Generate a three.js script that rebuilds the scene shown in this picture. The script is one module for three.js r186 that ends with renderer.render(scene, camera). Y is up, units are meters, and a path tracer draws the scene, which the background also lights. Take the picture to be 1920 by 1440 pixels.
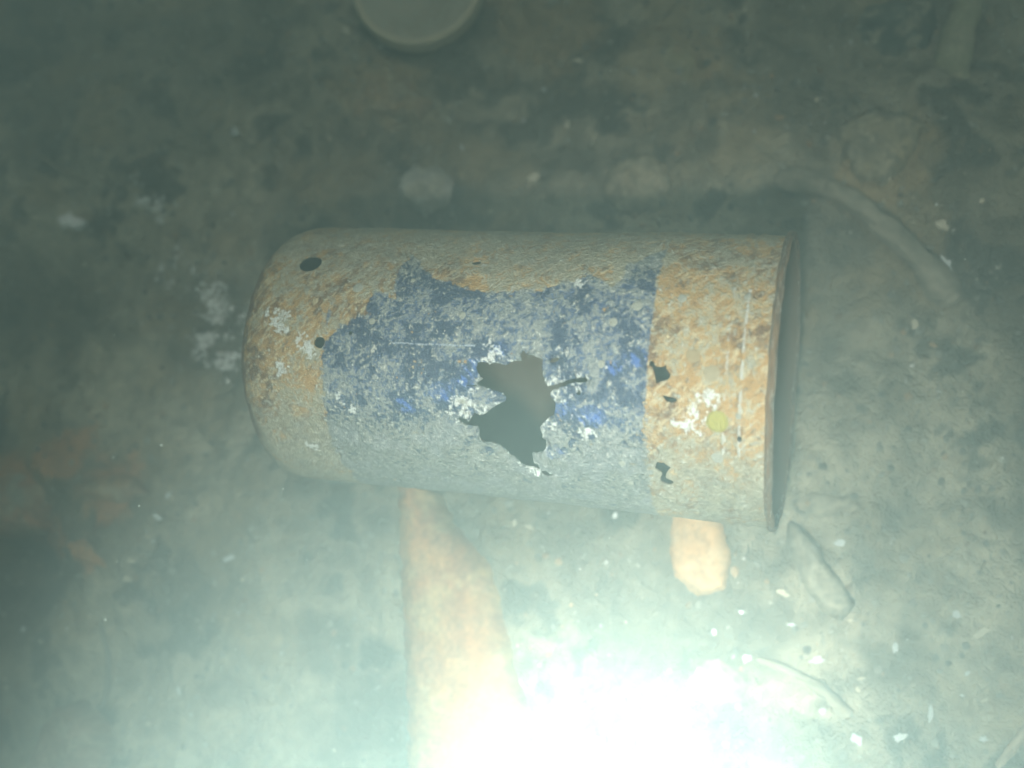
import * as THREE from 'three';
import { mergeGeometries } from 'three/addons/utils/BufferGeometryUtils.js';

// ---------------------------------------------------------------- camera, sky, sun, haze, exposure
const scene = new THREE.Scene();
const camera = new THREE.PerspectiveCamera(40, 4 / 3, 0.02, 60);
camera.position.set(0.07845, 0.43623, 0.09199);
camera.up.set(0.035968, 0.2, -0.979135);
camera.lookAt(0, 0, 0);
camera.focus = 0.36;
camera.userData.fStop = 5;
camera.updateMatrixWorld(true);

const renderer = new THREE.WebGLRenderer({ antialias: true });
renderer.toneMapping = THREE.LinearToneMapping;
renderer.toneMappingExposure = 3.25;
renderer.shadowMap.enabled = true;

// daylight that has come down through metres of green water: a sky of one dull colour and a weak, very soft sun
{
  const W = 64, H = 32, d = new Float32Array(W * H * 4);
  for (let j = 0; j < H; j++) for (let i = 0; i < W; i++) d.set([0.95, 1.3, 1.2, 1], (j * W + i) * 4);
  const t = new THREE.DataTexture(d, W, H, THREE.RGBAFormat, THREE.FloatType);
  t.mapping = THREE.EquirectangularReflectionMapping; t.magFilter = THREE.LinearFilter; t.needsUpdate = true;
  scene.background = t; scene.environment = t;
}
const SUN = 5;
const sun = new THREE.DirectionalLight(new THREE.Color(1.0, 0.97, 0.88), SUN);
sun.name = 'daylight'; sun.position.set(0.35, 2, -0.7); sun.shadow.radius = 40; sun.castShadow = true;
sun.shadow.camera.left = -1; sun.shadow.camera.right = 1; sun.shadow.camera.top = 1; sun.shadow.camera.bottom = -1;
scene.add(sun, sun.target);
scene.fog = new THREE.FogExp2(new THREE.Color().setRGB(0.64, 0.97, 0.945), 1.95);

const TORCH = [new THREE.Vector3(0.05, 0.435, 0.178), new THREE.Vector3(0.062, 0, 0.132)], CORE = [1.45, 13, 1];
const SPILL = [0.54, 38, 1];

// ---------------------------------------------------------------- noise and helpers
function rng(seed) { let a = seed >>> 0; return () => { a = (a + 0x6d2b79f5) >>> 0; let t = Math.imul(a ^ (a >>> 15), 1 | a); t = (t + Math.imul(t ^ (t >>> 7), 61 | t)) ^ t; return ((t ^ (t >>> 14)) >>> 0) / 4294967296; }; }
const TAB = new Float32Array(65536); { const r = rng(77); for (let i = 0; i < 65536; i++) TAB[i] = r() * 2 - 1; }
const lat = (x, y, s) => TAB[((x * 73 + y * 15731 + s * 977) ^ (y * 131 + x * 7919)) & 65535];
function vn(x, y, s = 0) {
  const i = Math.floor(x), j = Math.floor(y); let u = x - i, v = y - j; u = u * u * (3 - 2 * u); v = v * v * (3 - 2 * v);
  const a = lat(i, j, s), b = lat(i + 1, j, s), c = lat(i, j + 1, s), d = lat(i + 1, j + 1, s);
  return a + (b - a) * u + (c - a) * v + (a - b - c + d) * u * v;
}
function fbm(x, y, o = 4, s = 0, g = 0.5) { let t = 0, a = 1, n = 0; for (let k = 0; k < o; k++) { t += a * vn(x, y, s + k * 13); n += a; a *= g; const q = x * 1.63 - y * 1.21; y = x * 1.21 + y * 1.63; x = q; } return t / n; }
const clamp = (x, a = 0, b = 1) => Math.min(b, Math.max(a, x));
const sstep = (a, b, x) => { const t = clamp((x - a) / (b - a)); return t * t * (3 - 2 * t); };
const mix = (a, b, t) => a + (b - a) * t;
const mix3 = (a, b, t) => [mix(a[0], b[0], t), mix(a[1], b[1], t), mix(a[2], b[2], t)];
const enc = (c) => Math.round(255 * clamp(c <= 0.0031308 ? c * 12.92 : 1.055 * Math.pow(c, 1 / 2.4) - 0.055));
function texture(w, h, f, srgb, wrap = true) {
  const d = new Uint8Array(w * h * 4);
  for (let j = 0; j < h; j++) for (let i = 0; i < w; i++) {
    const c = f(i, j), k = (j * w + i) * 4;
    if (srgb) { d[k] = enc(c[0]); d[k + 1] = enc(c[1]); d[k + 2] = enc(c[2]); } else d[k] = d[k + 1] = d[k + 2] = Math.round(255 * clamp(c));
    d[k + 3] = 255;
  }
  const t = new THREE.DataTexture(d, w, h); t.magFilter = THREE.LinearFilter; t.minFilter = THREE.LinearMipmapLinearFilter; t.generateMipmaps = true;
  if (srgb) t.colorSpace = THREE.SRGBColorSpace;
  t.wrapS = t.wrapT = wrap ? THREE.RepeatWrapping : THREE.ClampToEdgeWrapping; t.needsUpdate = true; return t;
}
const used = {};
function numbered(n) { if (used[n] === undefined) { used[n] = 0; return n; } used[n]++; return n + '_' + String(used[n]).padStart(3, '0'); }
function put(o, label, category, group, kind) {
  o.name = numbered(o.name); if (label) o.userData.label = label; if (category) o.userData.category = category;
  if (group) o.userData.group = group; if (kind) o.userData.kind = kind;
  o.traverse((m) => { if (m.isMesh) { m.castShadow = true; m.receiveShadow = true; } });
  scene.add(o); return o;
}
const mesh = (name, g, m, parent) => { const o = new THREE.Mesh(g, m); o.name = name; o.castShadow = o.receiveShadow = true; if (parent) parent.add(o); return o; };
function geometry(pos, idx, uv, col) {
  const g = new THREE.BufferGeometry(); g.setAttribute('position', new THREE.Float32BufferAttribute(pos, 3));
  if (uv) g.setAttribute('uv', new THREE.Float32BufferAttribute(uv, 2)); if (col) g.setAttribute('color', new THREE.Float32BufferAttribute(col, 3));
  g.setIndex(idx); g.computeVertexNormals(); return g;
}
// signed distance to a polygon, positive inside
function sdf(P, x, y) {
  let d = 1e9, c = false;
  for (let i = 0, j = P.length - 1; i < P.length; j = i++) {
    const [ax, ay] = P[j], [bx, by] = P[i], ex = bx - ax, ey = by - ay, t = clamp(((x - ax) * ex + (y - ay) * ey) / (ex * ex + ey * ey + 1e-12));
    d = Math.min(d, Math.hypot(x - ax - ex * t, y - ay - ey * t));
    if ((ay > y) !== (by > y) && x < ((bx - ax) * (y - ay)) / (by - ay) + ax) c = !c;
  }
  return c ? d : -d;
}
// a grid cut along the zero line of f: vertices as fractional (i, j), triangles, and the cut's edges
function cutGrid(nx, ny, f) {
  const V = [], T = [], at = new Map(), F = new Float32Array((nx + 1) * (ny + 1)), id = (i, j) => j * (nx + 1) + i;
  for (let j = 0; j <= ny; j++) for (let i = 0; i <= nx; i++) F[id(i, j)] = f(i, j) || 1e-6;
  const grid = (i, j) => { const k = 'g' + id(i, j); if (!at.has(k)) { at.set(k, V.length); V.push([i, j]); } return at.get(k); };
  const cut = (a, b) => {
    const A = id(...a), B = id(...b), k = A < B ? A + '_' + B : B + '_' + A;
    if (!at.has(k)) { const t = F[A] / (F[A] - F[B]); at.set(k, V.length); V.push([mix(a[0], b[0], t), mix(a[1], b[1], t)]); }
    return at.get(k);
  };
  for (let j = 0; j < ny; j++) for (let i = 0; i < nx; i++) {
    const q = [[i, j], [i + 1, j], [i + 1, j + 1], [i, j + 1]];
    for (const t of (i + j) & 1 ? [[q[0], q[1], q[2]], [q[0], q[2], q[3]]] : [[q[0], q[1], q[3]], [q[1], q[2], q[3]]]) {
      const out = [];
      for (let k = 0; k < 3; k++) { const a = t[k], b = t[(k + 1) % 3], fa = F[id(...a)], fb = F[id(...b)]; if (fa > 0) out.push(grid(...a)); if (fa > 0 !== fb > 0) out.push(cut(a, b)); }
      for (let k = 2; k < out.length; k++) T.push(out[0], out[k - 1], out[k]);
    }
  }
  const seen = new Map();
  for (let k = 0; k < T.length; k += 3) for (let e = 0; e < 3; e++) { const a = T[k + e], b = T[k + ((e + 1) % 3)], key = a < b ? a + '_' + b : b + '_' + a; if (seen.has(key)) seen.set(key, null); else seen.set(key, [a, b]); }
  return { V, T, E: [...seen.values()].filter(Boolean) };
}

// ---------------------------------------------------------------- the seabed
// rough, lumpy silt; heights in metres
const HOLLOWS = [[[-238.0,80.0], 24, 40], [[-236.6,162.5], 30, 24], [[134.3,-31.1], 34, 6], [[170.0,-148.2], 40, 9], [[-198.9,128.4], 30, 7]];
const MOUNDS = [[[-217.6,44.2], 42, 7], [[9.0,65.9], 50, 9], [[80.9,64.5], 34, 9], [[-79.8,46.6], 34, 6], [[-14.5,-73.3], 46, 8], [[67.8,-70.4], 46, 8], [[169.1,-106.4], 60, 9], [[-65.5,-129.0], 50, 5], [[92.4,-120.4], 45, 6]];
function ground(x, z) {
  let y = 0.009 * fbm(x * 9 + 3, z * 9 + 7, 3, 1) + 0.0066 * fbm(x * 34, z * 34, 3, 5) + 0.0028 * fbm(x * 120, z * 120, 4, 9, 0.6);
  const r = 1 - Math.abs(fbm(x * 16 + 9, z * 16, 3, 21)); y += 0.004 * (r * r * r - 0.5);
  for (const [c, w, h] of HOLLOWS) y -= h / 1000 * Math.exp(-((x * 1000 - c[0]) ** 2 + (z * 1000 - c[1]) ** 2) / (w * w));
  for (const [c, w, h] of MOUNDS) y += h / 1000 * Math.exp(-((x * 1000 - c[0]) ** 2 + (z * 1000 - c[1]) ** 2) / (w * w));
  return y;
}
const RUST = [[[-233.8,43.9], 20], [[-182.1,41.2], 15], [[-191.1,73.2], 11], [[-213.0,63.5], 12], [[-60.5,-137.9], 22], [[79.4,-144.6], 16], [[154.7,-83.5], 20], [[10.0,-172.8], 30], [[-208.7,24.8], 14]];
function siltColor(x, z) {
  const n = fbm(x * 22, z * 22, 4, 31), m = fbm(x * 70 + 5, z * 70, 4, 41), k = fbm(x * 260, z * 260, 3, 51), p = fbm(x * 11 + 4, z * 11 + 1, 3, 61);
  let c = mix3([0.125, 0.108, 0.073], [0.36, 0.31, 0.215], sstep(-0.4, 0.45, n * 0.7 + m * 0.6));
  c = mix3(c, [0.04, 0.042, 0.032], 0.85 * sstep(0.08, 0.34, m * 0.8 + p * 0.7 + 0.25 * k - 0.02));
  c = mix3(c, [0.27, 0.20, 0.11], 0.55 * sstep(0.15, 0.5, fbm(x * 30 + 40, z * 30, 4, 71)));
  let r = 0; for (const [q, w] of RUST) r = Math.max(r, Math.exp(-((x * 1000 - q[0]) ** 2 + (z * 1000 - q[1]) ** 2) / (w * w)));
  c = mix3(c, x < -0.15 ? [0.38, 0.17, 0.07] : [0.28, 0.20, 0.11], sstep(0.35, 0.7, r + 0.5 * m + 0.25 * k) * (r > 0.08 ? 1 : 0) * 0.75);
  const g = 1 + 0.45 * k; return [c[0] * g, c[1] * g, c[2] * g];
}
const grain = texture(512, 512, (i, j) => { const w = (f, s) => { const a = i / 512 * f, b = j / 512 * f, u = i / 512, v = j / 512; return mix(mix(vn(a, b, s), vn(a - f, b, s), sstep(0.75, 1, u)), mix(vn(a, b - f, s), vn(a - f, b - f, s), sstep(0.75, 1, u)), sstep(0.75, 1, v)); };
  return clamp(0.5 + 0.22 * w(24, 3) + 0.2 * w(61, 5) + 0.22 * w(150, 7)); }, false);
grain.repeat.set(1, 1);
const silt = new THREE.MeshStandardMaterial({ name: 'silt', color: 0xffffff, vertexColors: true, roughness: 0.95, metalness: 0, bumpMap: grain, bumpScale: 0.0022 });
{
  const N = 620, M = 540, pos = [], uv = [], col = [], idx = [];
  const warp = (t, fine, far) => { const a = Math.abs(t), s = Math.sign(t); return s * (a < 0.86 ? (a / 0.86) * fine : fine + (far - fine) * ((a - 0.86) / 0.14) ** 2.6); };
  for (let j = 0; j <= M; j++) for (let i = 0; i <= N; i++) {
    const x = warp(i / N * 2 - 1, 0.32, 3) - 0.02, z = warp(j / M * 2 - 1, 0.27, 3) - 0.02;
    pos.push(x, ground(x, z), z); uv.push(x / 0.12, z / 0.12); col.push(...siltColor(x, z));
  }
  for (let j = 0; j < M; j++) for (let i = 0; i < N; i++) { const a = j * (N + 1) + i, b = a + N + 1; idx.push(a, b, a + 1, a + 1, b, b + 1); }
  put(mesh('seabed', geometry(pos, idx, uv, col), silt), 'grey brown silty seabed with rust stains around the can', 'seabed', null, 'structure');
}

// ---------------------------------------------------------------- the can
const R = 0.05, LEN = 0.193, CR = 0.017, STR = LEN - CR, ARC = CR * Math.PI / 2;
const BIG = [[95.6,11.4],[91.7,11.4],[90.9,12.0],[88.6,11.2],[85.5,12.0],[83.3,10.4],[79.9,9.8],[80.1,6.7],[79.0,6.0],[78.1,7.6],[75.8,7.9],[72.4,9.1],[72.5,10.8],[72.6,14.9],[71.2,17.3],[70.0,18.8],[67.1,17.8],[63.1,15.9],[59.1,14.8],[56.9,15.4],[58.3,16.8],[61.9,16.8],[64.1,18.0],[68.2,19.9],[69.8,21.3],[69.6,23.0],[68.1,24.5],[67.4,26.6],[68.9,30.2],[71.7,32.7],[73.3,35.1],[72.3,37.3],[72.3,40.7],[72.1,44.7],[73.8,46.5],[78.0,49.2],[77.3,52.6],[75.3,55.4],[72.5,57.6],[71.1,58.7],[72.8,59.1],[76.6,58.3],[80.2,56.2],[82.4,52.7],[84.4,50.1],[87.0,46.0],[90.3,43.7],[95.3,41.7],[96.1,38.3],[100.4,37.3],[102.6,34.6],[101.3,33.8],[97.3,34.1],[96.4,31.3],[93.7,32.4],[88.4,27.9],[85.6,26.4],[85.2,24.6],[86.0,22.6],[90.6,21.4],[94.9,20.7],[98.5,20.9],[98.8,20.3],[95.3,19.9],[93.0,17.6],[95.0,16.5],[95.7,14.0]];
const SMALL = [
  [[37.7,7.1],[36.6,7.6],[35.4,9.3],[33.3,9.2],[32.4,7.9],[32.2,10.3],[30.6,11.7],[31.5,13.8],[33.1,14.2],[35.1,15.5],[35.8,12.3],[36.4,10.0],[37.6,8.9]],
  [[33.4,19.3],[29.7,19.9],[27.9,20.2],[29.1,21.7],[31.7,21.6]],
  [[36.1,50.0],[35.2,46.7],[33.0,46.4],[30.7,48.5],[32.2,51.1],[32.9,53.9],[30.8,54.9],[29.8,56.1],[32.1,58.3],[34.7,56.2],[33.8,51.4]],
  [[136.4,74.5],[133.9,72.9],[131.7,76.3],[134.2,77.7]], [[70.5,8.6],[68.7,7.9],[67.2,8.0],[68.6,9.9],[70.3,10.0]]];
const oval = (s, t, a, b, turn, n = 18) => Array.from({ length: n }, (_, k) => { const w = k / n * 2 * Math.PI, c = Math.cos(w) * a, d = Math.sin(w) * b; return [s + c * Math.cos(turn) - d * Math.sin(turn), t + (c * Math.sin(turn) + d * Math.cos(turn))]; });
SMALL.push(oval(165.8, -28.3, 4.4, 4.8, 0.5, 28), oval(153.6, 7.5, 2.1, 2.3, 0), oval(102.8, -32.1, 1.7, 1.4, 0.3), oval(142, 3, 0.8, 1, 0), oval(60, 20.5, 0.7, 1, 0), oval(9, 33, 0.8, 1.2, 0));
const mm = Math.PI / 180 * 50;                      // degrees of arc to millimetres
const toMM = (P) => P.map(([s, t]) => [s, t * mm]);
const HOLES = [BIG, ...SMALL].map(toMM).map((P) => ({ P, lo: [Math.min(...P.map((p) => p[0])), Math.min(...P.map((p) => p[1]))], hi: [Math.max(...P.map((p) => p[0])), Math.max(...P.map((p) => p[1]))] }));
const wob = (s, a) => 0.14 * vn(s * 1.3, a * 1.3, 91) + 0.14 * vn(s * 2.6, a * 2.6, 92);
function holeDist(s, a) {                            // mm to the nearest hole edge, negative inside; capped at 9
  let d = 9; for (const h of HOLES) if (s > h.lo[0] - 9 && s < h.hi[0] + 9 && a > h.lo[1] - 9 && a < h.hi[1] + 9) d = Math.min(d, -sdf(h.P, s, a));
  return d + (d < 4 ? wob(s, a) : 0);
}
function profile(p) {                                // p: mm along the wall from the rim -> [axial mm, radius mm, normal axial, normal radial]
  const e = p - STR * 1000; if (e <= 0) return [p, 50, 0, 1];
  const w = e / (CR * 1000); return [STR * 1000 + CR * 1000 * Math.sin(w), 50 - CR * 1000 * (1 - Math.cos(w)), Math.sin(w), Math.cos(w)];
}
const TOTAL = STR * 1000 + ARC * 1000;
function relief(p, a) {
  let d = 1.1 * fbm(p * 0.026, a * 0.026, 2, 101) + 0.3 * fbm(p * 0.22, a * 0.22, 4, 103, 0.6);
  d += 0.55 * Math.exp(-(((p - 9) / 0.9) ** 2)) + 0.5 * Math.exp(-(((p - 13.5) / 1.0) ** 2)) - 0.3 * Math.exp(-(((p - 11.2) / 0.8) ** 2));
  d += 0.25 * Math.exp(-(((p - 38.2) / 0.5) ** 2));
  return d;
}
const canRoot = new THREE.Group(); canRoot.name = 'tin_can';
{
  const ax = new THREE.Vector3(0.98383653, 0.12694307, 0.12629783), up = new THREE.Vector3(-0.12590984, 0.99191, -0.0161634), side = new THREE.Vector3(-0.127327911, 0, 0.991860677);
  // the group stands at the rim's middle: local x runs from the rim to the closed end, y is up, z to the side
  canRoot.matrixAutoUpdate = true;
  const m = new THREE.Matrix4().makeBasis(ax.clone().negate(), up, side.clone());
  if (m.determinant() < 0) m.makeBasis(ax.clone().negate(), up, side.clone().negate());
  canRoot.quaternion.setFromRotationMatrix(m); canRoot.position.set(0.10813697, 0.06833385, 0.01719785);
}
const SIDE = new THREE.Vector3(0, 0, 1).applyQuaternion(canRoot.quaternion).z > 0 ? 1 : -1;
function onCan(p, a, lift) {                          // local point on the wall; a in mm of arc from the top towards the viewer's lower side
  const [s, r, ns, nr] = profile(p), t = a / 50, R2 = r + lift * nr;
  return [(s + lift * ns) / 1000, R2 * Math.cos(t) / 1000, SIDE * R2 * Math.sin(t) / 1000];
}
// paint, rust, silt and chalky crust on the wall
const TOPEDGE = [[152,-10],[150.6,4],[136.8,-4.8],[137.4,-16.6],[128.2,-12.1],[129.9,-28],[127,-34],[119.5,-25.5],[108,-19.2],[95.9,-16.6],[79.3,-18.1],[65.7,-23.8],[60.8,-26.8],[52.6,-20.6],[50,-31.6],[40.6,-42],[38,-44],[38,120],[152,120]].map(([s, t]) => [s, t * mm]);
const CHALK = [[[158.8,8.4], 6], [[161.4,53.6], 4.5], [[99.7,30.7], 8], [[89.7,7.4], 5], [[23.3,28.1], 8], [[68.0,22.9], 4], [[70.1,34.5], 3.5], [[64.6,-22.6], 3.5], [[18.7,18.1], 5], [[145.4,31.3], 4.5], [[171.7,-0.7], 7], [[167.9,18.6], 4], [[57.7,37.7], 4], [[142.6,33.3], 3]].map(([q, w]) => [q[0], q[1] * mm, w]);
const BRIGHT = [[[95.8,13.8], 5], [[99.4,19.1], 5], [[87.9,6.3], 4], [[42.6,6.4], 5], [[64.5,27.7], 5], [[68.2,46.0], 5], [[107.1,23.8], 6], [[49.1,10.7], 4], [[121.0,30.3], 5], [[55.6,29.0], 6]].map(([q, w]) => [q[0], q[1] * mm, w]);
function canColor(p, a) {
  const f1 = fbm(p * 0.09, a * 0.09, 4, 201), f2 = fbm(p * 0.3, a * 0.3, 4, 203, 0.6), f3 = fbm(p * 0.9, a * 0.9, 3, 205, 0.65), f4 = fbm(p * 0.16 + 50, a * 0.16, 4, 207, 0.6), f5 = fbm(p * 2.4, a * 2.4, 2, 209);
  let c = mix3([0.45, 0.26, 0.09], [0.20, 0.105, 0.045], sstep(-0.2, 0.4, f1 * 0.6 + f2 * 0.7));
  c = mix3(c, [0.54, 0.36, 0.14], sstep(0.05, 0.4, f4 + 0.45 * f3) * 0.85);
  c = mix3(c, [0.60, 0.50, 0.31], 0.75 * sstep(0.06, 0.4, fbm((p + a) * 0.22, (a - p) * 0.75, 3, 211, 0.6) + 0.2 * f5));
  c = mix3(c, [0.085, 0.045, 0.025], 0.75 * sstep(0.16, 0.4, f3 * 0.7 + f2 * 0.5 - 0.1 * f4));
  // blue paint with a clean printed edge towards the rim, flaked elsewhere
  const t = a / mm, e = p < 60 && t > -44 ? Math.min(p - 38.2 + (t > 22 ? 2.5 * f3 + 1.5 * f2 : 0.5 * f3), 99) : sdf(TOPEDGE, p, a) + 2.2 * f2 + 1.2 * f3;
  let paint = sstep(-0.35, 0.35, e) * sstep(-0.6, 0.6, 152.5 - p + 5 * f4 + 3.5 * f2) * sstep(-0.5, -0.38, f2 * 0.6 + f3 * 0.35);
  if (t > 100 || t < -60) paint = 0;
  if (p < 60 && t < -18) paint = Math.min(paint, sstep(-0.35, 0.35, sdf(TOPEDGE, p, a) + 2 * f2));
  let blue = mix3([0.038, 0.058, 0.12], [0.07, 0.125, 0.30], sstep(-0.3, 0.4, f4 + f3 * 0.4));
  let b = 0; for (const q of BRIGHT) b = Math.max(b, 1 - Math.hypot(p - q[0], (a - q[1]) * 1.3) / q[2]);
  blue = mix3(blue, [0.07, 0.16, 0.5], 0.75 * sstep(0.38, 0.7, b * 0.7 + 0.9 * fbm((p - a) * 0.18, (a + p) * 0.6, 3, 213, 0.65) + 0.5 * f3) * sstep(0, 0.12, b));
  c = mix3(c, blue, paint);
  // silt lying on it in grains and patches
  const low = sstep(24, 56, t) * 0.55 - 0.06 + 0.26 * sstep(-16, -36, t), s1 = sstep(-0.2, 0.3, f4 * 0.7 + f3 * 0.55 + f5 * 0.3 + low + 0.08 - (p < 38 ? 0.2 : p > 154 ? 0.1 : 0) - 0.3 * sstep(0.05, 0.3, b));
  c = mix3(c, mix3([0.20, 0.198, 0.155], [0.37, 0.36, 0.285], sstep(-0.45, 0.45, f3 + f5 * 0.6)), s1 * 0.76);
  // worn pale lines on the beads, a long scratch, and dark rust round the closed end
  if (f2 + 0.6 * f3 > -0.12 && t > -22 && t < 40 && (Math.abs(p - 9.3 - 0.3 * f1) < 0.45 || (Math.abs(p - 14 - 0.3 * f1) < 0.4 && f3 > 0))) c = mix3(c, [0.56, 0.55, 0.50], 0.75);
  if (p > 96 && p < 126 && Math.abs(t - 5.6 - 0.02 * (p - 100)) < 0.35 && f3 > -0.2) c = mix3(c, [0.45, 0.5, 0.56], 0.7);
  c = mix3(c, [0.15, 0.065, 0.035], 0.75 * sstep(-1.5, 1.5, p - 186 + 6 * f4 + 4 * f2));
  // white flaky crust
  let w = 0; for (const q of CHALK) w = Math.max(w, 1 - Math.hypot(p - q[0], a - q[1]) / q[2]);
  const hd = holeDist(p, a); if (hd < 3.5 && p > 50 && p < 110) w = Math.max(w, 0.30 * (1 - hd / 3.5) + 0.1 * f1);
  c = mix3(c, mix3([0.50, 0.47, 0.40], [0.74, 0.75, 0.71], sstep(-0.35, 0.35, f3 + 0.4 * f5)), sstep(0.34, 0.58, w * 0.8 + 0.65 * f2 + 0.6 * f3) * sstep(0, 0.08, w) * 0.9);
  if (f3 + 0.5 * f5 > 0.62) c = mix3(c, [0.7, 0.66, 0.56], 0.7);
  return c;
}
const TW = 1024, TH = 1536;
const canMap = texture(TW, TH, (i, j) => canColor((i + 0.5) / TW * TOTAL, ((j + 0.5) / TH - 0.5) * 100 * Math.PI), true, false);
const canBump = texture(TW, TH, (i, j) => { const p = (i + 0.5) / TW * TOTAL, a = ((j + 0.5) / TH - 0.5) * 100 * Math.PI; return 0.5 + 0.3 * fbm(p * 0.9, a * 0.9, 4, 205, 0.7) + 0.25 * fbm(p * 2.4, a * 2.4, 2, 209); }, false, false);
const canSkin = new THREE.MeshStandardMaterial({ name: 'painted rusty tinplate', map: canMap, bumpMap: canBump, bumpScale: 0.0009, roughness: 0.72, metalness: 0.0, side: THREE.DoubleSide });
const canInside = new THREE.MeshStandardMaterial({ name: 'rusted inside', color: new THREE.Color().setRGB(0.17, 0.11, 0.065), roughness: 0.95, side: THREE.DoubleSide });
{
  const NX = 330, NY = 400;
  const P = (i) => i / NX * TOTAL, A = (j) => (j / NY - 0.5) * 100 * Math.PI;
  const { V, T, E } = cutGrid(NX, NY, (i, j) => holeDist(P(i), A(j)));
  const edge = (p, a, d) => { const k = d < 3 && p > 50 && p < 110 && a > 0 ? (1 - d / 3) ** 2 : 0; return k * (2.6 * fbm(p * 0.3, a * 0.3, 2, 111) - 0.5); };
  const out = [], inn = [], uv = [], wall = [];
  for (const [i, j] of V) {
    const p = P(i), a = A(j), d = holeDist(p, a), l = relief(p, a) + edge(p, a, Math.max(0, d));
    out.push(...onCan(p, a, l)); inn.push(...onCan(p, a, l - 0.7)); uv.push(p / TOTAL, j / NY);
  }
  const flip = SIDE > 0 ? 0 : 1, order = (a, b, c, f) => ((f ^ flip) ? [a, c, b] : [a, b, c]);
  const to = [], ti = []; for (let k = 0; k < T.length; k += 3) { to.push(...order(T[k], T[k + 1], T[k + 2], 1)); ti.push(...order(T[k], T[k + 1], T[k + 2], 0)); }
  const body = mesh('body', geometry(out, to, uv), canSkin, canRoot);
  mesh('inner_wall', geometry(inn, ti, uv), canInside, canRoot);
  // torn edge: a strip between the two skins
  const wp = [], wu = [], wi = [];
  for (const [a, b] of E) {
    if ((V[a][1] === 0 && V[b][1] === 0) || (V[a][1] === NY && V[b][1] === NY)) continue;
    const k = wp.length / 3; for (const [src, v] of [[out, a], [out, b], [inn, b], [inn, a]]) { wp.push(src[v * 3], src[v * 3 + 1], src[v * 3 + 2]); wu.push(uv[v * 2], uv[v * 2 + 1]); }
    wi.push(k, k + 1, k + 2, k, k + 2, k + 3);
  }
  mesh('torn_edge', geometry(wp, wi, wu), canSkin, canRoot);
  // rolled rim and closed end
  const rim = []; for (let k = 0; k <= 20; k++) { const w = k / 20 * 2 * Math.PI; rim.push(new THREE.Vector2(50.35 + 1.1 * Math.cos(w), 0.2 + 1.3 * Math.sin(w)).multiplyScalar(1e-3)); }
  const rustMap = texture(512, 128, (i, j) => { const f = fbm(i * 0.09, j * 0.09, 4, 301), g = fbm(i * 0.4, j * 0.4, 3, 303); let c = mix3([0.26, 0.14, 0.065], [0.12, 0.07, 0.04], sstep(-0.3, 0.3, f)); c = mix3(c, [0.34, 0.33, 0.27], sstep(0.1, 0.4, g + f * 0.5)); return g > 0.5 ? [0.7, 0.66, 0.55] : c; }, true);
  const rustMat = new THREE.MeshStandardMaterial({ name: 'rust', map: rustMap, roughness: 0.9, bumpMap: grain, bumpScale: 0.0006, side: THREE.DoubleSide });
  const lathe = (pts, seg) => { const g = new THREE.LatheGeometry(pts, seg); g.rotateZ(-Math.PI / 2); const q = g.attributes.position; for (let k = 0; k < q.count; k++) { const x = q.getX(k), y = q.getY(k), z = q.getZ(k), a = Math.atan2(z, y) * 50, w = relief(8 + x * 1000, a) * 0.8 / 1000 * (Math.hypot(y, z) / 0.05), r = Math.hypot(y, z) || 1; const chip = x < 0.01 ? 0.0002 * fbm(a * 0.05, 3, 3, 341) + 0.0003 * sstep(0.25, 0.5, fbm(a * 0.12 + 7, 9, 2, 343)) : 0; q.setXYZ(k, x + chip, y + y / r * w, z + z / r * w); } g.computeVertexNormals(); return g; };
  mesh('rim', lathe(rim, 240), rustMat, canRoot);
  const endPts = [[34.4, 192.2], [35.2, 194.2], [33.8, 195.4], [31.8, 195], [30.6, 193.2], [26, 192], [14, 190.6], [4, 190], [0.01, 189.9]].map(([r, y]) => new THREE.Vector2(r / 1000, y / 1000));
  mesh('closed_end', lathe(endPts, 120), rustMat, canRoot);
  // things grown onto the wall: low round crusts
  const spot = (p, t, r, h, color, name) => {
    const a0 = t * mm, n = 26, rings = 6, pos = [], idx = [];
    for (let k = 0; k <= rings; k++) for (let q = 0; q < n; q++) {
      const w = q / n * 2 * Math.PI, rr = r * k / rings * (1 + 0.05 * vn(Math.cos(w) * 2 + p, Math.sin(w) * 2 + t, 401)), pp = p + rr * Math.cos(w), aa = a0 + rr * Math.sin(w);
      pos.push(...onCan(pp, aa, relief(pp, aa) + h * Math.sqrt(Math.max(0, 1 - (k / rings) ** 2)) * (1 + 0.25 * vn(pp * 2, aa * 2, 403)) - 0.12));
    }
    for (let k = 0; k < rings; k++) for (let q = 0; q < n; q++) { const a = k * n + q, b = k * n + (q + 1) % n, c = a + n, d = b + n; idx.push(...order(a, c, b, 0), ...order(b, c, d, 0)); }
    return mesh(name, geometry(pos, idx), new THREE.MeshStandardMaterial({ color: new THREE.Color().setRGB(...color), roughness: 0.9, side: THREE.DoubleSide }), canRoot);
  };
  const yellow = spot(...[15.9,27.5], 3.6, 1.0, [0.38, 0.33, 0.08], 'yellow_crust'); yellow.userData.label = 'round mustard yellow growth on the orange band near the rim';
  for (const [[p, t], r] of [[[15.8,41.7], 2.6], [[29.7,-16.5], 2.0], [[9.7,-18.7], 1.8], [[143.0,-16.1], 2.6], [[43.7,-12.9], 2.4], [[134.7,-2.0], 1.6], [[50.6,-6.1], 2.0], [[123.2,-20.6], 1.2], [[28.1,19.4], 1.0], [[9.5,24.9], 1.4], [[102.0,-6.1], 1.7], [[53.0,9.6], 1.7], [[46.6,48.5], 1.6], [[44.7,59.2], 1.5], [[99.9,27.1], 1.2]])
    spot(p, t, r * 0.8, 0.35, [0.36, 0.35, 0.29], 'barnacle');
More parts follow.
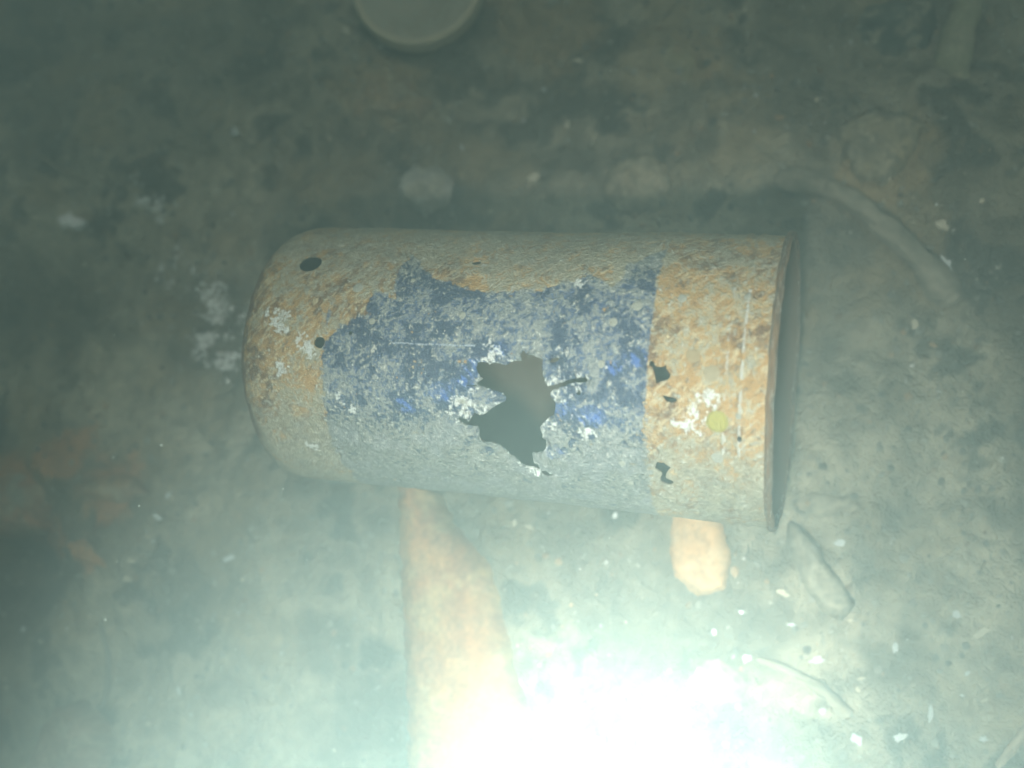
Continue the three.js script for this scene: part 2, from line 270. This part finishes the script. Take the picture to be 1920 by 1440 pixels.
  spot(...[24.3,4.7], 2.4, 0.3, [0.36, 0.27, 0.15], 'silt_spot'); spot(...[18.2,10.5], 2.8, 0.3, [0.36, 0.29, 0.18], 'silt_spot');
}
put(canRoot, 'corroded blue and rust orange tin can with a ragged hole, lying on its side', 'can');

// ---------------------------------------------------------------- lumps: an outline on the seabed raised to a rounded, uneven solid
function lump({ name, outline, height, round, rough = 1, base = -1.6, sink = 8, cell = 1.4, color, color2, color3, tilt = 0, dish = 0, seed = 0, dust }) {
  const P = outline, x0 = Math.min(...P.map((p) => p[0])) - 2, x1 = Math.max(...P.map((p) => p[0])) + 2, z0 = Math.min(...P.map((p) => p[1])) - 2, z1 = Math.max(...P.map((p) => p[1])) + 2;
  const nx = Math.ceil((x1 - x0) / cell), nz = Math.ceil((z1 - z0) / cell), X = (i) => x0 + (x1 - x0) * i / nx, Z = (j) => z0 + (z1 - z0) * j / nz;
  const cx = (x0 + x1) / 2, cz = (z0 + z1) / 2, y0 = ground(cx / 1000, cz / 1000) * 1000 + base;
  const D = (x, z) => sdf(P, x, z) + 0.9 * rough * fbm(x * 0.25, z * 0.25, 3, seed + 3);
  const { V, T, E } = cutGrid(nx, nz, (i, j) => D(X(i), Z(j)));
  const pos = [], col = [], idx = [], n = V.length;
  const shade = (x, z) => { const f = fbm(x * 0.12, z * 0.12, 4, seed + 11), g = fbm(x * 0.5, z * 0.5, 3, seed + 17), h = fbm(x * 1.4, z * 1.4, 2, seed + 19); let c = mix3(color, color2, sstep(-0.35, 0.4, f + 0.4 * g)); if (color3) c = mix3(c, color3, sstep(0.1, 0.45, fbm(x * 0.07 + 9, z * 0.07, 4, seed + 23) + 0.35 * g)); c = mix3(c, mix3([0.12, 0.105, 0.072], [0.30, 0.26, 0.18], sstep(-0.4, 0.4, g + h)), (dust ?? 0.7) * sstep(-0.05, 0.25, fbm(x * 0.2, z * 0.2, 4, seed + 37, 0.65) + 0.3 * h)); const k = 1 + 0.45 * h; return [c[0] * k, c[1] * k, c[2] * k]; };
  for (const [i, j] of V) {
    const x = X(i), z = Z(j), d = Math.max(0, D(x, z)), e = clamp(d / round), s = Math.sqrt(1 - (1 - e) ** 2);
    const y = y0 + height * s + tilt * (x - cx) * 0.01 + rough * e * (1.3 * fbm(x * 0.06, z * 0.06, 3, seed + 29) + 0.7 * fbm(x * 0.25, z * 0.25, 4, seed + 31, 0.6)) - dish * clamp((d - round) / (round * 2));
    pos.push((x - cx) / 1000, (y - y0) / 1000, (z - cz) / 1000); col.push(...shade(x, z));
  }
  for (let k = 0; k < n; k++) { pos.push(pos[k * 3], -(sink) / 1000, pos[k * 3 + 2]); col.push(col[k * 3], col[k * 3 + 1], col[k * 3 + 2]); }
  for (let k = 0; k < T.length; k += 3) idx.push(T[k], T[k + 2], T[k + 1], T[k] + n, T[k + 1] + n, T[k + 2] + n);
  for (const [a, b] of E) { const k = pos.length / 3; for (const v of [a, b, b + n, a + n]) { pos.push(pos[v * 3], pos[v * 3 + 1], pos[v * 3 + 2]); col.push(col[v * 3], col[v * 3 + 1], col[v * 3 + 2]); } idx.push(k, k + 1, k + 3, k + 1, k + 2, k + 3); }
  const o = mesh(name, geometry(pos, idx, null, col), stone); o.position.set(cx / 1000, y0 / 1000, cz / 1000); return o;
}
const stone = new THREE.MeshStandardMaterial({ name: 'weathered surface', vertexColors: true, roughness: 0.92, side: THREE.DoubleSide });

put(lump({ name: 'rusty_slab', outline: [[-46.7,37.5],[-33.4,40.0],[-25.9,54.4],[-15.1,66.4],[-5.1,77.2],[-1.4,91.9],[2.9,114.5],[7.8,132.6],[10.9,154.2],[12.8,184.8],[-39.4,186.8],[-41.3,127.3],[-44.9,85.5]], height: 22, round: 15, rough: 1.8, color: [0.40, 0.19, 0.08], color2: [0.46, 0.245, 0.105], color3: [0.48, 0.31, 0.15], seed: 500, dust: 0.22, cell: 1.2 }),
  'long orange brown rusty slab running out from under the can into the bright torchlight', 'slab');
put(lump({ name: 'orange_stone', outline: [[64.6,50.0],[84.5,50.4],[87.6,62.0],[89.1,75.5],[86.6,86.8],[75.8,89.8],[66.1,81.6],[64.6,64.9]], height: 9, round: 9, rough: 1.3, color: [0.42, 0.24, 0.105], color2: [0.47, 0.29, 0.14], seed: 520, dust: 0.3, cell: 1.2 }),
  'smooth orange stone poking out from under the rim end of the can', 'stone');
put(lump({ name: 'brown_rock', outline: [[-213.4,169.1],[-208.1,147.4],[-201.7,136.4],[-189.5,133.6],[-179.0,140.4],[-171.9,151.0],[-171.7,167.9],[-180.2,180.7],[-202.2,181.4]], height: 16, round: 12, rough: 2, color: [0.19, 0.125, 0.08], color2: [0.26, 0.18, 0.12], seed: 540, cell: 1.3 }),
  'rounded brown rock in the bottom left corner of the photo', 'rock');
put(lump({ name: 'rust_stone', outline: [[-250.5,37.1],[-229.7,29.8],[-214.2,37.9],[-208.8,52.3],[-221.0,61.6],[-247.4,63.7]], height: 10, round: 9, rough: 2, color: [0.34, 0.15, 0.07], color2: [0.22, 0.13, 0.08], color3: [0.24, 0.23, 0.18], seed: 560 }),
  'rust red stone cut off by the left edge of the photo', 'stone');
put(lump({ name: 'rust_stone', outline: [[-199.4,41.5],[-188.1,35.3],[-171.2,36.1],[-163.7,44.6],[-174.0,49.8],[-189.6,48.8]], height: 7, round: 6, rough: 1.6, color: [0.33, 0.19, 0.09], color2: [0.25, 0.16, 0.10], color3: [0.3, 0.29, 0.22], seed: 565 }),
  'flat rust brown stone with a pale speck, left of the can near the edge', 'stone');
put(lump({ name: 'rust_stone', outline: [[-200.9,66.3],[-192.0,64.0],[-182.4,71.1],[-179.8,77.2],[-188.4,76.2],[-196.4,73.3]], height: 4, round: 4, rough: 1.2, color: [0.42, 0.2, 0.08], color2: [0.3, 0.15, 0.07], seed: 570 }),
  'small bright rust orange sliver between the rust stones and the brown rock', 'stone');
put(lump({ name: 'pale_pebble', outline: [[-53.6,-96.1],[-45.1,-103.2],[-32.7,-101.7],[-25.2,-92.8],[-27.1,-81.6],[-39.7,-79.4],[-50.1,-84.4]], height: 5, round: 10, rough: 2.0, color: [0.27, 0.25, 0.21], color2: [0.33, 0.31, 0.26], seed: 580 }),
  'pale grey pebble half sunk in silt above the can', 'pebble');
put(lump({ name: 'tan_stone', outline: [[41.2,-88.6],[50.6,-97.8],[63.2,-98.0],[68.7,-91.4],[71.0,-79.2],[63.6,-70.1],[48.9,-71.1],[41.5,-77.6]], height: 6, round: 9, rough: 2.4, color: [0.24, 0.185, 0.115], color2: [0.30, 0.25, 0.17], seed: 590 }),
  'tan stone with a sharp upper corner, just above the orange end of the can', 'stone');
put(lump({ name: 'grey_shard', outline: [[110.7,63.1],[113.3,60.0],[117.3,62.1],[124.5,73.6],[131.8,84.8],[136.6,92.9],[129.9,98.9],[122.3,93.9],[115.9,83.7],[111.8,73.5]], height: 7.5, round: 4, rough: 1.5, cell: 1, color: [0.20, 0.175, 0.125], color2: [0.28, 0.25, 0.18], seed: 600 }),
  'long pointed grey shard lying below the lower corner of the can rim', 'shard');
put(lump({ name: 'half_buried_shell', outline: [[63.5,116.4],[72.9,111.8],[83.1,112.6],[90.0,117.1],[93.8,124.0],[91.5,129.9],[78.3,133.1],[65.8,130.3]], height: 4, round: 9, rough: 1.6, dish: 2, color: [0.24, 0.21, 0.15], color2: [0.33, 0.29, 0.21], seed: 610 }),
  'half buried pale shell at the edge of the brightest light', 'shell');
put(lump({ name: 'tan_slab', outline: [[108.9,50.3],[121.0,47.4],[137.1,50.4],[146.8,55.2],[136.6,58.1],[122.4,58.5],[114.3,57.2]], height: 5, round: 5, rough: 1.2, color: [0.27, 0.22, 0.15], color2: [0.32, 0.28, 0.2], seed: 620 }),
  'low tan sliver of stone right of the can rim bottom', 'stone');
put(lump({ name: 'flat_leaf', outline: [[194.1,-165.2],[186.8,-148.6],[183.5,-131.7],[183.1,-112.4],[187.6,-98.9],[197.9,-85.1],[202.5,-86.6],[199.1,-99.1],[196.1,-113.6],[196.7,-130.4],[201.1,-147.1],[206.8,-163.8]], height: 3, round: 5, rough: 1.8, color: [0.22, 0.205, 0.12], color2: [0.28, 0.26, 0.17], seed: 630 }),
  'long curved olive leaf blade in the upper right corner', 'leaf');
put(lump({ name: 'dark_stone', outline: [[153.1,-169.9],[147.7,-155.2],[153.6,-143.3],[168.4,-137.6],[181.5,-141.7],[187.8,-153.4],[187.7,-166.0]], height: 6, round: 10, rough: 1.6, color: [0.05, 0.06, 0.05], color2: [0.09, 0.1, 0.08], seed: 640 }),
  'dark stone at the top edge left of the curved leaf', 'stone');
put(lump({ name: 'tan_stone', outline: [[137.9,-101.8],[151.3,-109.1],[168.2,-105.3],[175.3,-101.1],[169.5,-89.2],[158.7,-76.4],[147.2,-78.4],[140.4,-89.6]], height: 6, round: 6, rough: 2.0, color: [0.23, 0.19, 0.12], color2: [0.16, 0.14, 0.10], color3: [0.33, 0.25, 0.14], seed: 650 }),
  'flat tan stone with a crisp edge, left of the curved olive leaf', 'stone');
put(lump({ name: 'yellow_clump', outline: [[64.4,-148.5],[75.2,-155.1],[84.3,-151.6],[86.3,-141.2],[79.0,-131.7],[68.7,-135.2]], height: 5, round: 6, rough: 2.2, color: [0.29, 0.235, 0.12], color2: [0.2, 0.17, 0.1], seed: 660 }),
  'yellowish clump of growth near the top edge, right of the round lid', 'clump');
put(lump({ name: 'brown_clump', outline: [[-79.5,-135.8],[-67.1,-150.7],[-49.0,-146.3],[-36.2,-131.9],[-41.0,-121.8],[-58.8,-127.3],[-71.5,-125.8]], height: 5, round: 7, rough: 2.4, color: [0.28, 0.185, 0.1], color2: [0.2, 0.15, 0.1], seed: 670 }),
  'brown clump below the round lid at the top', 'clump');

// the round lid at the top edge
{
  const g = new THREE.Group(); g.name = 'round_lid';
  const c = [-41.1,-186.0], lidMap = texture(512, 256, (i, j) => { const w = i / 512 * 6.283, r = j / 256 * 27, x = Math.cos(w) * r, y = Math.sin(w) * r, f = fbm(x * 0.12, y * 0.12, 4, 331), q = fbm(x * 0.6, y * 0.6, 3, 333); return mix3(mix3([0.36, 0.31, 0.23], [0.27, 0.225, 0.16], sstep(-0.3, 0.4, f)), [0.33, 0.31, 0.24], sstep(0, 0.3, q)); }, true);
  const m = new THREE.MeshStandardMaterial({ name: 'dull silted tin', map: lidMap, roughness: 0.9, side: THREE.DoubleSide });
  const m2 = m.clone(); m2.map = null; m2.color.setRGB(0.46, 0.38, 0.26);
  const P = (a) => a.map(([r, y]) => new THREE.Vector2(r / 1000, y / 1000));
  mesh('top', new THREE.LatheGeometry(P([[0.01, 3.0], [8, 3.1], [16, 2.8], [21, 2.6], [24.5, 2.9]]), 96), m, g);
  mesh('rim', new THREE.LatheGeometry(P([[24.4, 2.8], [25.2, 3.7], [26.6, 3.9], [27.5, 3.0], [27.7, 0], [27.5, -4]]), 96), m2, g);
  g.position.set(c[0] / 1000, ground(c[0] / 1000, c[1] / 1000) + 0.008, c[1] / 1000); g.scale.setScalar(1.12); g.rotation.set(0.10, 0, -0.05);
  put(g, 'round dull grey lid with a paler rim, cut off by the top edge', 'lid');
}
// roots and twigs: tapered tubes along the seabed
function tube(name, pts, r0, r1, lift, colors, seed) {
  const curve = new THREE.CatmullRomCurve3(pts.map(([x, z], k) => new THREE.Vector3(x / 1000, ground(x / 1000, z / 1000) + lift[k] / 1000, z / 1000)));
  const N = 160, M = 24, fr = curve.computeFrenetFrames(N), pos = [], col = [], idx = [];
  const o = curve.getPoint(0.5);
  for (let i = 0; i <= N; i++) {
    const t = i / N, p = curve.getPoint(t), cap = Math.sqrt(clamp(Math.min(t, 1 - t) / 0.05)), r = mix(r0, r1, t) * (0.15 + 0.85 * cap) * (1 + 0.28 * vn(t * 8, seed, 5));
    for (let j = 0; j < M; j++) {
      const w = j / M * 2 * Math.PI, k = r * (1 + 0.3 * fbm(t * 22, Math.abs(j - M / 2) * 0.35, 3, seed, 0.6)), v = p.clone().addScaledVector(fr.normals[i], Math.cos(w) * k / 1000).addScaledVector(fr.binormals[i], Math.sin(w) * k / 1000).sub(o);
      pos.push(v.x, v.y, v.z); const f = sstep(-0.4, 0.4, fbm(t * 12, j * 0.8, 3, seed + 7)), q = sstep(-0.1, 0.3, fbm(v.x * 180, v.z * 180 + j * 0.3, 4, seed + 9, 0.65)); col.push(...mix3(mix3(colors[0], colors[1], f), [0.13, 0.115, 0.08], 0.7 * q));
    }
  }
  for (let i = 0; i < N; i++) for (let j = 0; j < M; j++) { const a = i * M + j, b = i * M + (j + 1) % M; idx.push(a, b, a + M, b, b + M, a + M); }
  for (const s of [0, N]) for (let j = 1; j < M - 1; j++) idx.push(s * M, s * M + j, s * M + j + 1);
  const m = mesh(name, geometry(pos, idx, null, col), stone); m.position.copy(o); return m;
}
put(tube('root', [[110.8,-83.9],[130.2,-78.9],[144.7,-69.6],[158.5,-55.9],[171.0,-42.6],[183.1,-27.4]], 4, 6.4, [-4, 1, 3.4, 4, 1.6, -7], [[0.20, 0.175, 0.125], [0.27, 0.235, 0.17]], 700), 'thick pale root curving down right beyond the can mouth', 'root');
put(tube('twig', [[97.4,113.8],[107.3,117.1],[117.0,121.9],[124.5,127.7],[131.8,135.4]], 1.3, 2.5, [0.3, 1.6, 2.6, 2.4, 0.2], [[0.25, 0.215, 0.15], [0.33, 0.28, 0.2]], 710), 'curved pale twig in the lower right, casting a dark shadow', 'twig');
put(tube('twig', [[-185.5,99.9],[-182.7,112.4],[-182.3,128.1],[-182.3,137.0]], 1.0, 1.4, [0, 0.8, 0.8, 0], [[0.2, 0.2, 0.17], [0.26, 0.25, 0.2]], 720), 'thin straight grey twig above the brown rock', 'twig');
put(tube('twig', [[182.2,151.6],[188.4,144.0],[195.7,134.4]], 1.6, 1.6, [0.5, 1, 0.5], [[0.36, 0.27, 0.18], [0.42, 0.34, 0.24]], 730), 'short tan twig in the bottom right corner', 'twig');
put(tube('twig', [[-256.4,-119.4],[-239.4,-123.7],[-218.1,-110.9],[-206.4,-105.9]], 1.0, 1.4, [0, 0.8, 0.8, 0], [[0.16, 0.13, 0.09], [0.22, 0.18, 0.12]], 740), 'thin brown twig at the left edge, above the white star fragment', 'twig');

// ---------------------------------------------------------------- shell fragments
const white = [0, 1, 2].map((k) => new THREE.MeshStandardMaterial({ name: 'chalky shell', color: new THREE.Color().setRGB(...[[0.56, 0.54, 0.48], [0.47, 0.41, 0.30], [0.50, 0.51, 0.48]][k]), roughness: 0.8, side: THREE.DoubleSide }));
const rnd = rng(4242);
function flake(w, d, h, seed) {                       // an angular chip with an uneven outline
  const g = new THREE.IcosahedronGeometry(0.5, 3), q = g.attributes.position;
  for (let k = 0; k < q.count; k++) { const x = q.getX(k), y = q.getY(k), z = q.getZ(k), a = Math.atan2(z, x), s = 1 + 0.42 * vn(Math.cos(a) * 1.7 + seed, Math.sin(a) * 1.7 + seed * 2, 801) + 0.25 * vn(Math.cos(a) * 4 + seed, Math.sin(a) * 4, 803), v = 1 + 0.3 * vn(x * 4 + seed, z * 4, 805); q.setXYZ(k, x * s * w, Math.sign(y) * Math.min(Math.abs(y), 0.3) * h * v, z * s * d); }
  g.computeVertexNormals(); return g;
}
const FLAKES = [
  [[-132.6,-126.0], 30, 22, 0.5, 2, 'bluish white fragment upper left, the nearer of a touching pair to the corner'], [[-123.4,-119.8], 28, 12, 0.6, 1, 'narrow white fragment touching the bluish white one upper left'],
  [[-206.2,-65.6], 20, 13, 0, 1, 'small cream fragment below the white star fragment'], [[-188.8,-82.6], 11, 8, 0, 1, 'tiny cream fragment right of the white star fragment'],
  [[-145.9,-92.0], 20, 9, -0.3, 1, 'cream sliver between the speckled white crust and the can'], [[-142.4,-95.5], 7, 14, 0, 1, 'upright cream chip beside the cream sliver left of the can'],
  [[10.8,-90.4], 34, 20, -0.7, 1, 'ragged cream fragment in the silt above the middle of the can'], [[25.0,-118.1], 12, 18, 0, 1, 'oval cream fragment higher above the middle of the can'],
  [[178.6,-57.9], 30, 28, 0.4, 1, 'cream rounded fragment at the far right, above the root end'], [[180.0,-42.2], 22, 50, -0.3, 2, 'grey white long fragment at the root end on the right'], [[171.7,-35.9], 16, 12, -0.5, 2, 'small white chip left of the long fragment by the root'],
  [[165.4,-17.8], 18, 24, 0, 1, 'faded cream fragment right of the can mouth, below the root'], [[-154.6,45.3], 16, 11, -0.5, 2, 'oval white chip left of the can, highest of the lower left chips'],
  [[-157.5,55.2], 24, 12, 0.6, 2, 'curved white chip below the oval one, lower left'], [[-160.9,63.6], 18, 7, -0.2, 1, 'thin cream chip, lower left, over a small blue white one'], [[-158.7,65.5], 12, 9, -0.2, 2, 'small blue white chip, lower left, under a thin cream one'],
  [[-123.6,73.2], 46, 14, -0.35, 2, 'long white fragment left of the orange slab'], [[-167.3,73.8], 26, 16, 0.3, 1, 'brownish ring shaped chip right of the rust orange sliver'], [[-169.2,82.0], 22, 16, 0, 1, 'brownish pebble chip under the ring shaped one'],
  [[-157.0,142.3], 14, 12, 0, 1, 'round cream chip right of the brown rock'], [[-144.7,129.0], 12, 26, -0.4, 2, 'slanted grey white chip above the round cream chip'], [[-137.5,138.3], 9, 9, 0, 2, 'tiny white chip right of the slanted one at lower left'], [[-230.0,104.0], 18, 16, 0, 2, 'round white chip at the left edge below the dark hollow'], [[-215.3,108.8], 14, 8, 0.4, 1, 'tiny cream chip right of the round one at the left edge'],
  [[44.1,58.0], 14, 16, 0, 2, 'white chip between the can and the bright spot'], [[3.4,60.3], 12, 20, 0.3, 1, 'cream chip right of the slab head, left of a similar one'], [[9.7,61.9], 22, 9, 0.5, 1, 'cream sliver right of the slab head, further from the slab'],
  [[108.1,88.2], 32, 14, 0.3, 1, 'bright cream fragment right of the orange stone'], [[127.0,90.7], 20, 9, 0.2, 1, 'small cream fragment on the lower end of the grey shard'], [[131.4,68.8], 28, 14, -0.1, 2, 'blurred white fragment right of the grey shard'],
  [[94.0,113.4], 24, 18, -0.4, 2, 'bright white fragment between the half buried shell and the twig'], [[120.9,114.1], 30, 18, -0.3, 2, 'pair like white fragment above the curved twig'], [[81.1,103.2], 14, 18, 0, 2, 'white chip above the half buried shell'], [[92.2,95.6], 14, 9, 0, 2, 'small white chip below the orange stone'], [[111.6,100.5], 18, 8, 0.1, 2, 'thin white chip below the bright cream fragment'],
  [[160.6,133.2], 12, 40, 0.25, 2, 'upright long white chip low on the right'], [[148.3,141.5], 28, 16, -0.5, 2, 'white chip left below the upright long one on the right'], [[132.8,142.5], 30, 20, 0.5, 2, 'broad white fragment at the lower edge below the twig'], [[150.0,108.9], 12, 26, 0, 2, 'faint upright white chip right of the curved twig'], [[137.1,120.9], 18, 9, -0.4, 1, 'small slanting cream chip right of the curved twig'], [[121.6,133.1], 16, 14, 0, 2, 'white chip under the curved twig'],
  [[173.5,96.3], 22, 14, 0.5, 2, 'blue white fragment far right, level with the orange stone'], [[181.9,102.8], 40, 14, -0.5, 1, 'tan sliver right of the blue white fragment'], [[178.8,141.7], 18, 14, 0, 2, 'white chip near the bottom right corner'], [[180.0,127.9], 18, 8, -0.4, 1, 'cream chip above the one near the bottom right corner'], [[174.9,118.1], 14, 9, -0.4, 2, 'faint white chip on the right, left above the cream one'],
  [[-77.1,-169.5], 26, 22, 0.5, 1, 'pinkish cream fragment left of the round lid'], [[29.5,-151.3], 28, 12, 0.2, 1, 'faded cream fragment right of the round lid'], [[104.6,-164.8], 12, 16, 0, 1, 'pale chip near the top edge right of centre'], [[149.5,-147.8], 8, 18, -0.3, 2, 'bright narrow white chip beside the dark stone at the top'], [[106.0,-104.3], 9, 11, 0, 2, 'bright tiny white chip above the orange end of the can'], [[157.9,-78.0], 16, 16, 0, 1, 'tan chip on the lower edge of the flat tan stone'], [[-22.1,-108.5], 8, 20, -0.5, 2, 'thin slanted pale chip right above the pale pebble'], [[14.5,-136.7], 12, 14, 0, 2, 'bluish speck below the right side of the round lid'],
];
const px = 0.000165 * 1000;                            // about the millimetres that a photo pixel spans on the seabed
FLAKES.forEach(([[x, z], w, d, turn, k, label], n) => {
  const o = mesh('shell_fragment', flake(w * px / 1000, d * px / 1000, Math.min(w, d) * px * 0.6 / 1000, n * 3.7), white[k]);
  o.position.set(x / 1000, ground(x / 1000, z / 1000) + 0.0008, z / 1000); o.rotation.set((rnd() - 0.5) * 0.3, -turn, (rnd() - 0.5) * 0.3);
  put(o, label, 'shell fragment', 'pale shell fragments on the silt');
});
put(lump({ name: 'shell_fragment', outline: [[-221.7,-89.5],[-216.9,-89.4],[-214.8,-91.7],[-212.6,-88.9],[-207.4,-87.4],[-206.1,-85.2],[-209.2,-82.2],[-212.6,-82.7],[-215.0,-84.7],[-218.2,-82.8],[-219.1,-86.0]], height: 2.2, round: 1.2, rough: 0.3, cell: 0.5, sink: 2, base: 0.5, dust: 0, color: [0.72, 0.66, 0.64], color2: [0.80, 0.76, 0.70], seed: 680 }), 'star shaped pinkish white fragment on the dark silt at far left', 'shell fragment', 'pale shell fragments on the silt');

// ---------------------------------------------------------------- what nobody could count: crust, grit and specks adrift in the water
const grit = (() => { const g = new THREE.IcosahedronGeometry(0.5, 1), q = g.attributes.position; for (let k = 0; k < q.count; k++) { const x = q.getX(k), y = q.getY(k), z = q.getZ(k), s = 1 + 0.35 * vn(x * 5 + 3, y * 5 + z * 3, 901); q.setXYZ(k, x * s, y * s * 0.7, z * s); } g.computeVertexNormals(); return g; })();
const plain = new THREE.MeshStandardMaterial({ name: 'grains', color: 0xffffff, roughness: 0.9 });
function scatter(name, label, category, spots, mat = plain) {
  const o = new THREE.InstancedMesh(grit, mat, spots.length), m = new THREE.Matrix4(), q = new THREE.Quaternion(), e = new THREE.Euler(), c = new THREE.Color(); o.name = name;
  spots.forEach(([x, y, z, s, col, flat = 1], k) => { e.set((rnd() - 0.5) * 1.2, rnd() * 6.3, (rnd() - 0.5) * 1.2); q.setFromEuler(e); m.compose(new THREE.Vector3(x, y, z), q, new THREE.Vector3(s, s * flat, s * (0.5 + rnd() * 0.8))); o.setMatrixAt(k, m); o.setColorAt(k, c.setRGB(...col)); });
  put(o, label, category, null, 'stuff');
}
{
  const a = [], b = [], c = [];
  for (let k = 0; k < 30000; k++) { const x = (rnd() - 0.5) * 0.6 - 0.02, z = (rnd() - 0.5) * 0.5 - 0.02, n = fbm(x * 40, z * 40, 3, 951); if (n < rnd() * 0.8 - 0.45) continue; const s = 0.0008 + 0.0028 * rnd() ** 7, t = 0.6 + rnd() * 0.9, w = rnd(); a.push([x, ground(x, z) + s * 0.15, z, s, w < 0.12 ? [0.24 * t, 0.16 * t, 0.09 * t] : w < 0.3 ? [0.12 * t, 0.112 * t, 0.085 * t] : [0.20 * t, 0.19 * t, 0.15 * t]]); }
  scatter('grit', 'fine dark and brown grit strewn over the silt', 'grit', a);
  for (let k = 0; k < 900; k++) { const x = (rnd() - 0.5) * 0.56 - 0.02, z = (rnd() - 0.5) * 0.44 - 0.02, s = 0.0006 + 0.0016 * rnd() ** 4, t = 0.35 + rnd() * 0.25; b.push([x, ground(x, z) + s * 0.3, z, s, rnd() < 0.5 ? [t, t * 0.97, t * 0.88] : [t, t * 0.86, t * 0.62]]); }
  const PATCH = [[[-158.0,-59.2], 9, 260], [[-139.6,-41.5], 8, 260], [[-142.5,-25.2], 8, 220], [[-131.5,-16.0], 8, 260], [[-177.0,-97.4], 7, 120], [[-168.3,-90.1], 6, 100], [[-139.2,-51.7], 5, 60], [[-121.0,-34.2], 8, 120]];
  for (const [[x0, z0], w, n] of PATCH) for (let k = 0; k < n; k++) { const r = Math.sqrt(-2 * Math.log(1 - rnd() * 0.98)) * 0.55 * w, t = rnd() * 6.283, x = (x0 + r * Math.cos(t)) / 1000, z = (z0 + r * Math.sin(t)) / 1000; if (fbm(x * 220, z * 220, 3, 961) < -0.08) continue; const s = 0.0008 + 0.0014 * rnd() ** 2, g = 0.5 + 0.28 * rnd(); c.push([x, ground(x, z) + 0.0004, z, s, [g, g * 0.98, g * 0.9], 0.5]); }
  scatter('shell_grit', 'tiny pale shell crumbs scattered over the whole seabed', 'shell grit', b);
  scatter('white_crust', 'speckled chalky white crust on the silt at the closed end of the can', 'crust', c);
  const d = []; for (let k = 0; k < 420; k++) { const x = (rnd() - 0.5) * 0.36 + 0.02, z = (rnd() - 0.4) * 0.34, y = 0.02 + rnd() * 0.22, s = 0.00018 + 0.0005 * rnd() ** 4; d.push([x, y, z, s, [0.7, 0.74, 0.66]]); }
  scatter('drifting_specks', 'pale specks of silt drifting in the water over the can', 'specks', d);
}

// ---------------------------------------------------------------- the diver's two lamps, held outside the frame
function diveLamp(name, from, to, beam, label) {       // beam: [name, intensity, half angle in degrees, penumbra, colour]
  const g = new THREE.Group(); g.name = name;
  const black = new THREE.MeshStandardMaterial({ name: 'black anodised metal', color: new THREE.Color().setRGB(0.02, 0.02, 0.022), roughness: 0.45, metalness: 0.3, side: THREE.DoubleSide });
  const glow = new THREE.MeshStandardMaterial({ name: 'lamp lens', color: 0x222222, emissive: new THREE.Color(1, 1, 0.95), emissiveIntensity: 2 });
  const P = (a) => a.map(([r, y]) => new THREE.Vector2(r / 1000, y / 1000));
  mesh('handle', new THREE.LatheGeometry(P([[0.01, -130], [13, -130], [14, -126], [14, -40], [13, -38]]), 48), black, g);
  mesh('head', new THREE.LatheGeometry(P([[13, -38], [17, -30], [21, -22], [22, 0], [20.5, 0], [19, -6]]), 48), black, g);
  const lens = new THREE.CircleGeometry(0.019, 40); lens.rotateX(-Math.PI / 2); lens.translate(0, -0.005, 0); mesh('lamp_lens', lens, glow, g);
  g.quaternion.setFromUnitVectors(new THREE.Vector3(0, 1, 0), to.clone().sub(from).normalize()); g.position.copy(from);
  for (const [n, i, a, pen, col] of beam) {
    const s = new THREE.SpotLight(new THREE.Color(...col), i, 0, a * Math.PI / 180, pen, 2); s.name = n; s.position.set(0, 0.002, 0); s.target.position.set(0, 1, 0); s.castShadow = true; s.shadow.radius = 0.8; g.add(s, s.target);
  }
  put(g, label, 'torch');
}
diveLamp('dive_torch', ...TORCH, [['torch_beam', ...CORE, [1, 1, 0.92]], ['torch_spill', ...SPILL, [1, 1, 0.93]]], 'black diving torch below the lower edge of the photo, aimed at the bright spot');
renderer.render(scene, camera);
